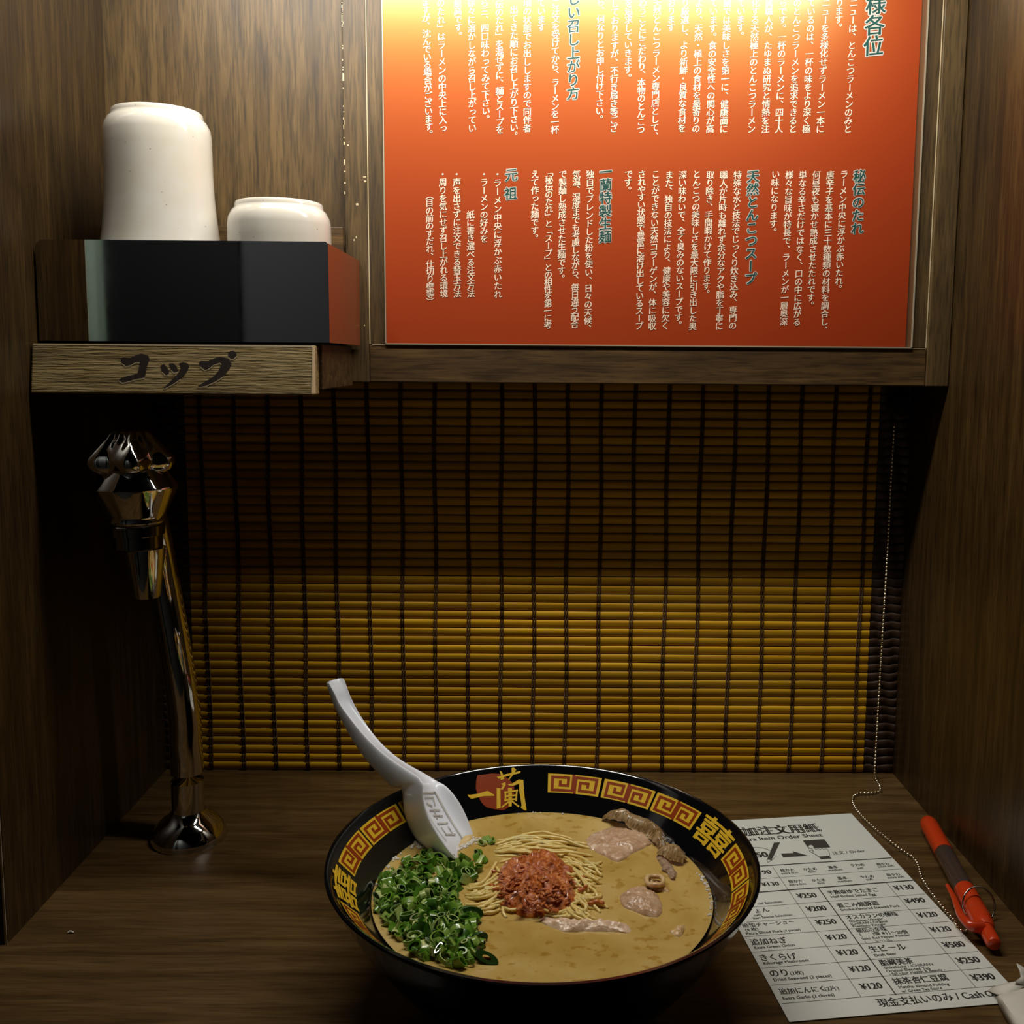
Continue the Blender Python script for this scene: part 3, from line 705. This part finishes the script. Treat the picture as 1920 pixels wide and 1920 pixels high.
p2 = pork('pork_slice', 'pink pork slice half sunk in the broth, lower of the two beside the noodles', sp(1200, 1690))
obj('lean_meat', mound([(1160,1680),(1178,1668),(1205,1664),(1232,1676),(1242,1700),(1236,1720),(1212,1718),(1190,1710),(1168,1700)], .0042, .0016, 150, 12, sink=.0005), pm, p2, True)
p3 = pork('pork_slice', 'curled brown pork scrap with a round hole, floating above the lower slice', sp(1230, 1657))
obj('fat_edge', mound([(1204,1645),(1215,1650),(1232,1658),(1252,1666),(1258,1675),(1240,1671),(1215,1664)], .0026, .001, 190, 14, sink=.0005), ft, p3, True)
bm = bmesh.new(); cc = sp(1228, 1651, .0034)
for k in range(26):
    a0, a1 = 2*math.pi*k/26, 2*math.pi*(k+1)/26
loop = [cc+Vector((.0044*math.cos(t), .0050*math.sin(t), .0004*math.sin(3*t))) for t in [2*math.pi*k/26 for k in range(27)]]
tube(bm, loop, .0013, 10, False); obj('curl', bm, ft, p3, True)
bm = bmesh.new(); bmesh.ops.create_circle(bm, cap_ends=True, segments=24, radius=.0040, matrix=Matrix.Translation(cc-Vector((0,0,.0016))))
obj('curl_hollow', bm, mat('dark_fat', (.16,.075,.022), .3), p3)
p4 = pork('pork_slice', 'long pale fatty pork strip just in front of the chili paste', sp(1100, 1735))
obj('fat_edge', mound([(1003,1722),(1022,1723),(1060,1730),(1110,1733),(1160,1732),(1182,1738),(1184,1750),(1150,1748),(1100,1747),(1060,1748),(1030,1738)], .0034, .0014, 210, 16, sink=.0005), pf, p4, True)
p5 = pork('pork_slice', 'small brown pork end poking out of the broth near the bowl wall', sp(1268, 1752))
obj('fat_edge', mound([(1255,1748),(1272,1738),(1286,1732),(1282,1750),(1270,1758)], .0022, .001, 220, 18, sink=.0005), ft, p5, True)

# ------------------------------------------------------------------ spoon
sm = mat('white_melamine', (.84,.89,.98), .25, coat=.15, Subsurface_Weight=.25, Subsurface_Scale=.012)
nodes(sm)[2].inputs['Subsurface Radius'].default_value = (1, 1, 1)
spn = empty('soup_spoon', sp(830, 1588), 'white melamine soup spoon hooked on the rim of the ramen bowl', 'spoon')
nS = Vector((.6603, .7510, 0)); SP0 = onz(830, 1590, .057)+nS*.006
ST = [ # underside, near edge, far edge (pixels), half width, groove depth
 ((612,1277),(616,1278),(645,1268),.0060,.25),((613,1283),(619,1286),(648,1277),.0058,.18),((617,1301),(630,1303),(655,1297),.0056,.12),((622,1318),(634,1316),(663,1315),.0060,.30),
 ((633,1345),(652,1340),(680,1347),.0062,.20),((657,1395),(688,1385),(716,1396),.0075,.15),((685,1438),(728,1420),(758,1429),.010,.12),((708,1466),(765,1442),(795,1447),.0135,.14),
 ((720,1482),(790,1456),(820,1461),.0160,.25),((726,1484),(793,1463),(828,1466),.0165,.32),((742,1480),(797,1468),(838,1470),.0170,.42),((746,1500),(796,1484),(854,1484),.0180,.46),
 ((751,1530),(799,1510),(872,1508),.0190,.42),((758,1560),(810,1540),(886,1540),.0190,.34),((775,1590),(826,1570),(896,1572),.0185,.20),((803,1615),(842,1598),(902,1602),.0160,.12),((850,1636),(872,1626),(902,1626),.0095,.10)]
bm = bmesh.new(); rings = []
for (u, a, b_, hw, dp) in ST:
    A = onpl(*a, SP0-nS*hw, nS); B = onpl(*b_, SP0+nS*hw, nS); Um = onpl(*u, SP0-nS*hw*.45, nS)+nS*hw*.45
    mid = (A+B)/2; dn = Um-mid; e = (B-A)
    ring = [A, A+e*.07+dn*dp*.35, A+e*.18+dn*dp*.9, mid+dn*dp, B-e*.18+dn*dp*.9, B-e*.07+dn*dp*.35, B, B+dn*.45-e*.02, Um+e*.30, Um, Um-e*.28, A+dn*.45+e*.02]
    rings.append([bm.verts.new(v) for v in ring])
nr = len(rings[0]); rings_co = [[v.co.copy() for v in r_] for r_ in rings]
for A, B in zip(rings, rings[1:]):
    for k in range(nr): bm.faces.new((A[k], A[(k+1) % nr], B[(k+1) % nr], B[k]))
bm.faces.new(list(reversed(rings[0]))); bm.faces.new(rings[-1])
cr = bm.edges.layers.float.new('crease_edge')
for i in (8, 9, 10):
    for k in (8, 9, 10, 7):
        e_ = bm.edges.get((rings[i][k], rings[i][(k+1) % nr]))
        if e_: e_[cr] = .85
bmesh.ops.recalc_face_normals(bm, faces=bm.faces)
o = obj('spoon_body', bm, sm, spn, True); subsurf(o, 2)

bm = bmesh.new()
def inner(u, v):
    """a point over the spoon's floor: u across 0..1, v along the bowl 0..1"""
    f = 11+v*3.2; i = min(int(f), len(rings_co)-2); t_ = f-i
    def at_(k):
        r_ = rings_co[k]; q = [r_[2], r_[3], r_[4]]; w_ = u*2; j = min(int(w_), 1); return q[j].lerp(q[j+1], w_-j)
    return at_(i).lerp(at_(i+1), t_)
MK = [[(.12,.0),(.88,.0)],[(.88,.0),(.88,1)],[(.12,.0),(.12,1)],[(.3,.10),(.7,.10)],[(.7,.10),(.62,.28)],[(.3,.22),(.5,.30)],[(.3,.38),(.72,.38)],[(.50,.38),(.42,.56)],[(.34,.48),(.70,.50)],[(.3,.66),(.72,.64)],[(.36,.72),(.36,.86)],[(.66,.70),(.64,.86)],[(.3,.86),(.72,.86)]]
for (a0, a1), (b0, b1) in MK:
    n = 8; tube(bm, [inner(a0+(b0-a0)*k/n, a1+(b1-a1)*k/n) for k in range(n+1)], .0006, 6)
eo = obj('embossed_mark', bm, mat('melamine_mark', (.56,.54,.49), .4), spn, True)
sw = eo.modifiers.new('follow', 'SHRINKWRAP'); sw.target = o; sw.wrap_method = 'NEAREST_SURFACEPOINT'; sw.wrap_mode = 'ABOVE_SURFACE'; sw.offset = .0005

# ================================================================== ORDER SHEET
sh = empty('order_sheet', onz(1640, 1720), 'printed white paper order sheet with prices, partly under the bowl', 'paper')
TR, BR, BL = onz(1596, 1525, .0008), onz(1923, 1877, .0008), onz(1480, 1916, .0008)
TL = TR+BL-BR
du, dv = (BR-BL).normalized(), (TR-BR).normalized()
bm = bmesh.new()
q = [TL, BL, BR, TR]; vs = [bm.verts.new((p.x, p.y, .0008)) for p in q]; v2 = [bm.verts.new((p.x, p.y, .0004)) for p in q]
bm.faces.new(vs); bm.faces.new(list(reversed(v2)))
for i in range(4): bm.faces.new((vs[i], v2[i], v2[(i+1) % 4], vs[(i+1) % 4]))
bmesh.ops.recalc_face_normals(bm, faces=bm.faces)
ppr = obj('paper', bm, mat('white_paper', (.72,.74,.67), .7), sh)
ZP = .00092
OE, OC, OD = (1380,1500,7.385), (1380,1640,5.647), (1560,1560,5.647)
def pp(o, x, y, z=ZP):
    p = onz(o[0]+x/o[2], o[1]+y/o[2], ZP); p.z = z; return p
ink = mat('black_ink', (.022,.020,.016), .6); grey_ink = mat('grey_ink', (.055,.052,.042), .6)
pb = bmesh.new()
def ptext(o, s, x0, y0, x1, y1, bold=0.0, k=1.0):
    g = glyphs(s); k = 1.22 if k > 1.2 else 1.1; bold = bold*1.5+.006; xs = [v[0] for v in g[0]]; a, b_ = pp(o, x0, y0), pp(o, x1, y1)
    w_ = max(xs)-min(xs); d = (b_-a)/w_; e = d.length*k
    put(pb, g, lambda x, y: a+d*(x-min(xs))+dv*(e*y), 0, bold)
T = ptext
T(OE,'追加注文用紙',-93,503,1185,425,.030,1.6); T(OE,'Extra Item Order Sheet',40,577,1205,502,.012)
T(OE,'¥250',120,805,455,783,.03); T(OE,'注文 / Order',1350,755,1795,717,.004)
T(OE,'¥190',240,1033,497,1018,.022); T(OE,'¥130',372,1195,605,1178,.022)
for r_ in ((OE,'超かた',625,992,815,980,'extra firm',635,1030,862,1013),(OE,'かため',945,978,1125,965,'firm',1015,1010,1110,1002),(OE,'基本',1290,950,1415,940,'medium',1290,987,1480,972),
           (OE,'やわめ',1600,920,1785,908,'soft',1690,957,1770,950),(OD,'超やわ',482,353,612,345,'extra soft',490,377,660,363),
           (OE,'超かた',738,1147,930,1135,'extra firm',745,1187,975,1171),(OE,'かため',1062,1132,1247,1120,'firm',1140,1167,1235,1159),(OE,'基本',1420,1102,1550,1092,'medium',1420,1142,1610,1125),
           (OD,'やわめ',310,488,452,479,'soft',370,514,440,507),(OD,'超やわ',588,467,728,458,'extra soft',598,494,770,480)):
    T(r_[0], *r_[1:6], .012, 1.35); T(r_[0], *r_[6:11], .006, 1.35)
T(OC,'cial Selection-',235,317,500,293,.01)
for s, a in (('¥250',(665,250,862,236)),('¥200',(765,390,968,374)),('¥250',(865,532,1072,516)),('¥120',(975,692,1182,676)),('¥120',(1090,857,1302,840)),('¥120',(1218,1032,1435,1014)),('¥120',(1338,1217,1560,1200))): T(OC, s, *a, .024, 1.55)
for s, a in (('¥130',(680,617,875,601)),('¥490',(795,757,998,741)),('¥120',(930,907,1130,891)),('¥120',(1065,1062,1272,1046)),('¥580',(1205,1227,1420,1209)),('¥250',(1355,1397,1580,1376)),('¥390',(1508,1577,1740,1556))): T(OD, s, *a, .024, 1.55)
T(OC,'ょん',212,402,360,387,.012); T(OC,'nall)',195,442,275,432,.006); T(OC,'ikari Special Selection-',185,470,605,432,.008)
T(OC,'追加チャーシュー',76,558,625,512,.012); T(OC,'(4 枚)',105,597,240,587,.006); T(OC,'Extra Sliced Pork',115,637,500,606,.012); T(OC,'(4 pieces)',512,604,685,589,.006)
T(OC,'追加ねぎ',170,742,548,717,.014,1.6); T(OC,'Extra Green Onion',202,787,628,754,.01)
T(OC,'きくらげ',272,907,655,887,.014,1.6); T(OC,'Kikurage Mushroom',298,952,775,917,.01)
T(OC,'のり',375,1077,560,1064,.014,1.6); T(OC,'(2枚)',580,1060,720,1052,.006); T(OC,'Dried Seaweed (2 pieces)',405,1127,1015,1082,.01)
T(OC,'追加にんにく',475,1264,950,1230,.014,1.6); T(OC,'(2片)',950,1227,1095,1217,.006); T(OC,'Extra Garlic (2 cloves)',505,1327,1045,1282,.01)
T(OC,'半熟塩ゆでたまご',980,207,1520,174,.018,1.5); T(OC,'Half-Boiled Salted Egg',1015,245,1485,217,.01)
T(OC,'煮こみ焼豚皿',1085,347,1522,317,.018,1.5); T(OC,'Smoke-Flavored Stewed Pork',1115,384,1740,340,.01)
T(OC,'オスカランの酸味',1180,470,1722,430,.018,1.4); T(OC,'Osukaran Vinegar',1205,503,1562,476,.008); T(OC,"ICHIRAN's Original",1222,531,1610,501,.008); T(OC,'Premium Vinegar',1245,559,1592,533,.008)
T(OC,'秘伝の辛味',1285,610,1605,590,.014,1.3); T(OC,'(       )個 ※11〜20個',1320,647,1825,619,.01,1.3); T(OC,'Spicy Red Pepper Powder',1340,691,1850,646,.008); T(OC,'(         )x *11-20x',1370,719,1660,701,.004,1.1)
T(OC,'生ビール',1430,817,1810,787,.016,1.5); T(OC,'Draft Beer',1475,866,1705,846,.01)
T(OD,'脂解美茶',525,1412,870,1386,.022,1.5); T(OD,"Shikaibicha / ICHIRAN's",565,1451,1078,1409,.006); T(OD,'Original Blended Tea',585,1486,1045,1451,.006); T(OD,'- for your Health & Beauty -',615,1517,1205,1467,.006)
T(OD,'抹茶杏仁豆腐',668,1612,1245,1564,.016,1.5); T(OD,'Matcha Almond Pudding',718,1656,1248,1619,.008); T(OD,'w/ Green Tea Sauce',745,1700,1172,1662,.008)
T(OD,'現金支払いのみ / Cash',508,1847,1620,1747,.012,1.5); T(OD,'Only',1650,1744,1850,1726,.012,1.5)
FP = (0, 0, 1)
def pline(x0, y0, x1, y1, wd):
    a, b_ = pp(FP, x0, y0, ZP-.00003), pp(FP, x1, y1, ZP-.00003); d = (b_-a).normalized(); n = Vector((-d.y, d.x, 0))*wd/2
    pb.faces.new([pb.verts.new(v) for v in (a-n, b_-n, b_+n, a+n)])
for l_ in ((1380,1626.5,1672,1608.3,.0010),(1390,1650,1692,1629,.0003),(1395,1675,1716,1650,.0011),(1395,1702,1734.4,1676,.0003),(1400,1729,1755.7,1701.7,.0003),(1396,1756.5,1783,1727.3,.0003),
           (1411,1785,1806,1754.8,.0003),(1428,1815.3,1833.6,1783.5,.0003),(1446.5,1847.2,1861,1814,.0003),(1466,1881.7,1889,1846.5,.0003),(1447.7,1624,1614.6,1869.3,.0003),(1534.4,1664.5,1680,1865,.0007),(1661.8,1655,1830,1851.3,.0003)): pline(*l_)
obj('printing', pb, ink, sh)
gb = bmesh.new(); fE = lambda x, y: pp(OE, x, y)
for pg in ([(525,592),(612,583),(490,835),(430,820)], [(622,742),(795,733),(785,708),(1002,771),(655,793)], [(925,562),(1215,543),(1230,550),(1303,650),(1295,657),(1015,672),(1005,668)], [(1150,790),(1295,778),(1320,808),(1180,820)]): poly(gb, pg, fE)
for st in ([(430,820),(440,866),(490,835)], [(200,655),(300,655),(380,665),(440,685),(480,705)], [(535,755),(540,780),(520,815),(490,835)], [(220,860),(330,862)]): stroke(gb, st, 5, fE)
obj('pictograms', gb, grey_ink, sh)
hb = bmesh.new(); fH = lambda x, y: pp(OE, x, y, ZP+.0001)
HAND = [(1002,645),(1012,628),(1045,622),(1070,640),(1078,665),(1110,690),(1140,672),(1165,690),(1195,672),(1212,688),(1240,672),(1270,690),(1292,730),(1300,775),(1150,788),(1110,762),(1070,735),(1020,715),(1015,703),(1040,700),(1075,715),(1055,680),(1030,668),(1008,668)]
poly(hb, HAND, fH, 0)
for a, b_ in zip(HAND, HAND[1:]+HAND[:1]): stroke(hb, [a, b_], 5, lambda x, y: pp(OE, x, y, ZP+.00015), 1)
obj('hand_pictogram', hb, [mat('paper_white', (.72,.74,.67), .7), grey_ink], sh)

# ================================================================== PEN AND CHAIN
pen = empty('ballpoint_pen', onz(1810, 1660), 'red ballpoint pen with clear smoky barrel lying beside the order sheet', 'pen')
red = mat('red_plastic', (.58,.045,.008), .25, coat=.3)
clear = mat('smoky_clear_plastic', (.62,.45,.38), .05, Transmission_Weight=.92, IOR=1.3)
A, B = Vector((.2895, -.0985, .0066)), Vector((.2683, -.2510, .0066))
ax = (B-A).normalized(); PL = (B-A).length
def pen_part(name, prof, mt, seg=32, sq=1):
    bm = bmesh.new(); lathe(bm, prof, seg=seg)
    rot = ax.to_track_quat('Z', 'Y').to_matrix().to_4x4(); bm.transform(Matrix.Translation(A) @ rot)
    return obj(name, bm, mt, pen, True, 40)
r = .0064
pen_part('cap', [(0,-.0005),(.0030,.0002),(.0050,.0020),(.0060,.005),(r,.009),(r,.048),(.0050,.0483),(0,.0484)], red)
pen_part('barrel', [(.0040,.0475),(.0061,.0476),(.0062,.050),(.0062,.098),(.0045,.0985),(.0045,.0480),(.0040,.0475)], clear)
pen_part('refill', [(0,.047),(.0013,.047),(.0013,.0985),(0,.0985)], mat('dark_refill', (.10,.03,.02), .4))
pen_part('body', [(0,.0955),(.0045,.0955),(.0063,.0956),(.0064,.100),(.0064,.112),(.0061,.1125),(.0061,.1145),(.0066,.1155),(.0064,.119),(.0067,.121),(.0065,.1245),(.0067,.127),(.0064,.1315),(.0058,.137),(.0048,.1395),(0,.140)], red)
pen_part('button', [(0,.138),(.0042,.138),(.0044,.140),(.0043,.1525),(.0036,.1545),(.0022,.1552),(0,.1553)], red)
bm = bmesh.new()
cl = catmull([onz(1776, 1660, .0085), onz(1787, 1680, .0095), onz(1795, 1700, .0105), onz(1803, 1718, .0108), onz(1820, 1735, .0105), onz(1840, 1738, .0090)], 6)
rings = []
for i, p in enumerate(cl):
    d = cl[min(i+1, len(cl)-1)]-cl[max(i-1, 0)]; a, b_ = frame_at(d); f = i/(len(cl)-1)
    w2, h2 = .0013+.0020*f, .0012+.0028*f*f
    rings.append([bm.verts.new(p+a*w2*math.cos(t)+b_*h2*math.sin(t)) for t in [2*math.pi*k/12 for k in range(12)]])
for X, Y in zip(rings, rings[1:]):
    for k in range(12): bm.faces.new((X[k], Y[k], Y[(k+1) % 12], X[(k+1) % 12]))
bm.faces.new(rings[0]); bm.faces.new(list(reversed(rings[-1]))); bmesh.ops.recalc_face_normals(bm, faces=bm.faces)
obj('clip', bm, red, pen, True, 60)
bm = bmesh.new(); rc = A+ax*.1180+Vector((.0025, .001, .0024)); e1 = Vector((1, .12, 0)).normalized(); e2 = Vector((.0, .45, .9)).normalized()
tube(bm, [rc+(e1*math.cos(t)+e2*math.sin(t))*.0103 for t in [2*math.pi*k/48 for k in range(49)]], .00055, 8, False)
obj('key_ring', bm, M['chrome'], pen, True)
top = [ony(1677, 800, -.012), ony(1671, 900, -.0125), ony(1666, 1000, -.013), ony(1653, 1220, -.014), ony(1641, 1430, -.015)]
flat = [onz(x, y, .0013) for x, y in ((1643,1462),(1650,1476),(1648,1484),(1630,1487),(1610,1488),(1599,1495),(1600,1508),(1613,1527),(1635,1549),(1660,1570),(1688,1592),(1712,1608),(1721,1622),(1728,1645),(1740,1665),(1757,1688),(1776,1711),(1790,1727),(1794,1738),(1802,1745),(1815,1745))]
path = catmull(top+[onz(1641, 1450, .004)]+flat, 14)
bm = bmesh.new(); acc = 0; last = path[0]; step = .0031; pos = []
for a, b_ in zip(path, path[1:]):
    d = (b_-a).length
    while acc <= d and d > 0:
        pos.append(a.lerp(b_, acc/d)); acc += step
    acc -= d
for p in pos: bmesh.ops.create_uvsphere(bm, u_segments=12, v_segments=8, radius=.00118, matrix=Matrix.Translation(p))
tube(bm, path, .00022, 5)
o = obj('ball_chain', bm, M['chain'], None, True); tag(o, 'thin metal bead chain hanging down beside the blind and tethering the pen', 'chain')

# ================================================================== PAPER WRAPPER, CRUMB
wr_m = mat('white_wrapper', (.74,.72,.62), .65)
wr = empty('chopstick_wrapper', onz(1905, 1880), 'torn white paper chopstick wrapper covering the corner of the order sheet', 'wrapper')
def sheet(name, grid, th=.0003, lv=2):
    bm = bmesh.new(); V = [[bm.verts.new(onz(x, y, z)) for x, y, z in row] for row in grid]
    for a, b_ in zip(V, V[1:]):
        for i in range(len(a)-1): bm.faces.new((a[i], a[i+1], b_[i+1], b_[i]))
    o = obj(name, bm, wr_m, wr, True, 70); s = o.modifiers.new('thick', 'SOLIDIFY'); s.thickness = th; return o
sheet('sleeve', [[(1868,1869,.003),(1876,1866,.0075),(1893,1862,.0085),(1910,1857,.0085),(1938,1848,.006),(1945,1848,.002)],
                 [(1874,1886,.0025),(1884,1882,.0078),(1903,1877,.0088),(1925,1871,.0085),(1955,1866,.005),(1962,1866,.0015)],
                 [(1893,1920,.0022),(1908,1915,.0075),(1930,1908,.0085),(1955,1902,.008),(1982,1896,.005),(1990,1896,.0015)],
                 [(1960,2030,.0022),(1975,2025,.0072),(1998,2018,.0080),(2022,2012,.0075),(2050,2006,.005),(2058,2006,.0015)]])
sheet('torn_flap', [[(1852,1857,.0010),(1864,1862,.0040),(1876,1866,.0075)],[(1862,1850,.0016),(1876,1848,.0060),(1893,1862,.0085)],[(1874,1846,.0040),(1890,1846,.0085),(1910,1857,.0085)],[(1890,1844,.0050),(1902,1840,.0100),(1922,1848,.0085)]])
sheet('torn_point', [[(1905.5,1806,.0170),(1906,1806.5,.0170),(1907,1807,.0168)],[(1912,1822,.0140),(1916,1820,.0145),(1926,1818,.0140)],[(1914,1832,.0120),(1922,1832,.0125),(1938,1830,.0110)],[(1902,1841,.0100),(1922,1848,.0085),(1942,1850,.0040)]])
bm = bmesh.new(); tube(bm, catmull([onz(127, 1749, .0006), onz(130, 1746.5, .0012), onz(134, 1746.5, .0012), onz(138, 1748.5, .0006)], 4), .0005, 6)
o = obj('paper_scrap', bm, mat('scrap_white', (.6,.58,.52), .7), None, True); tag(o, 'tiny curled white scrap lying alone on the bare counter', 'scrap')

C.objects.unlink(_to); bpy.data.objects.remove(_to)
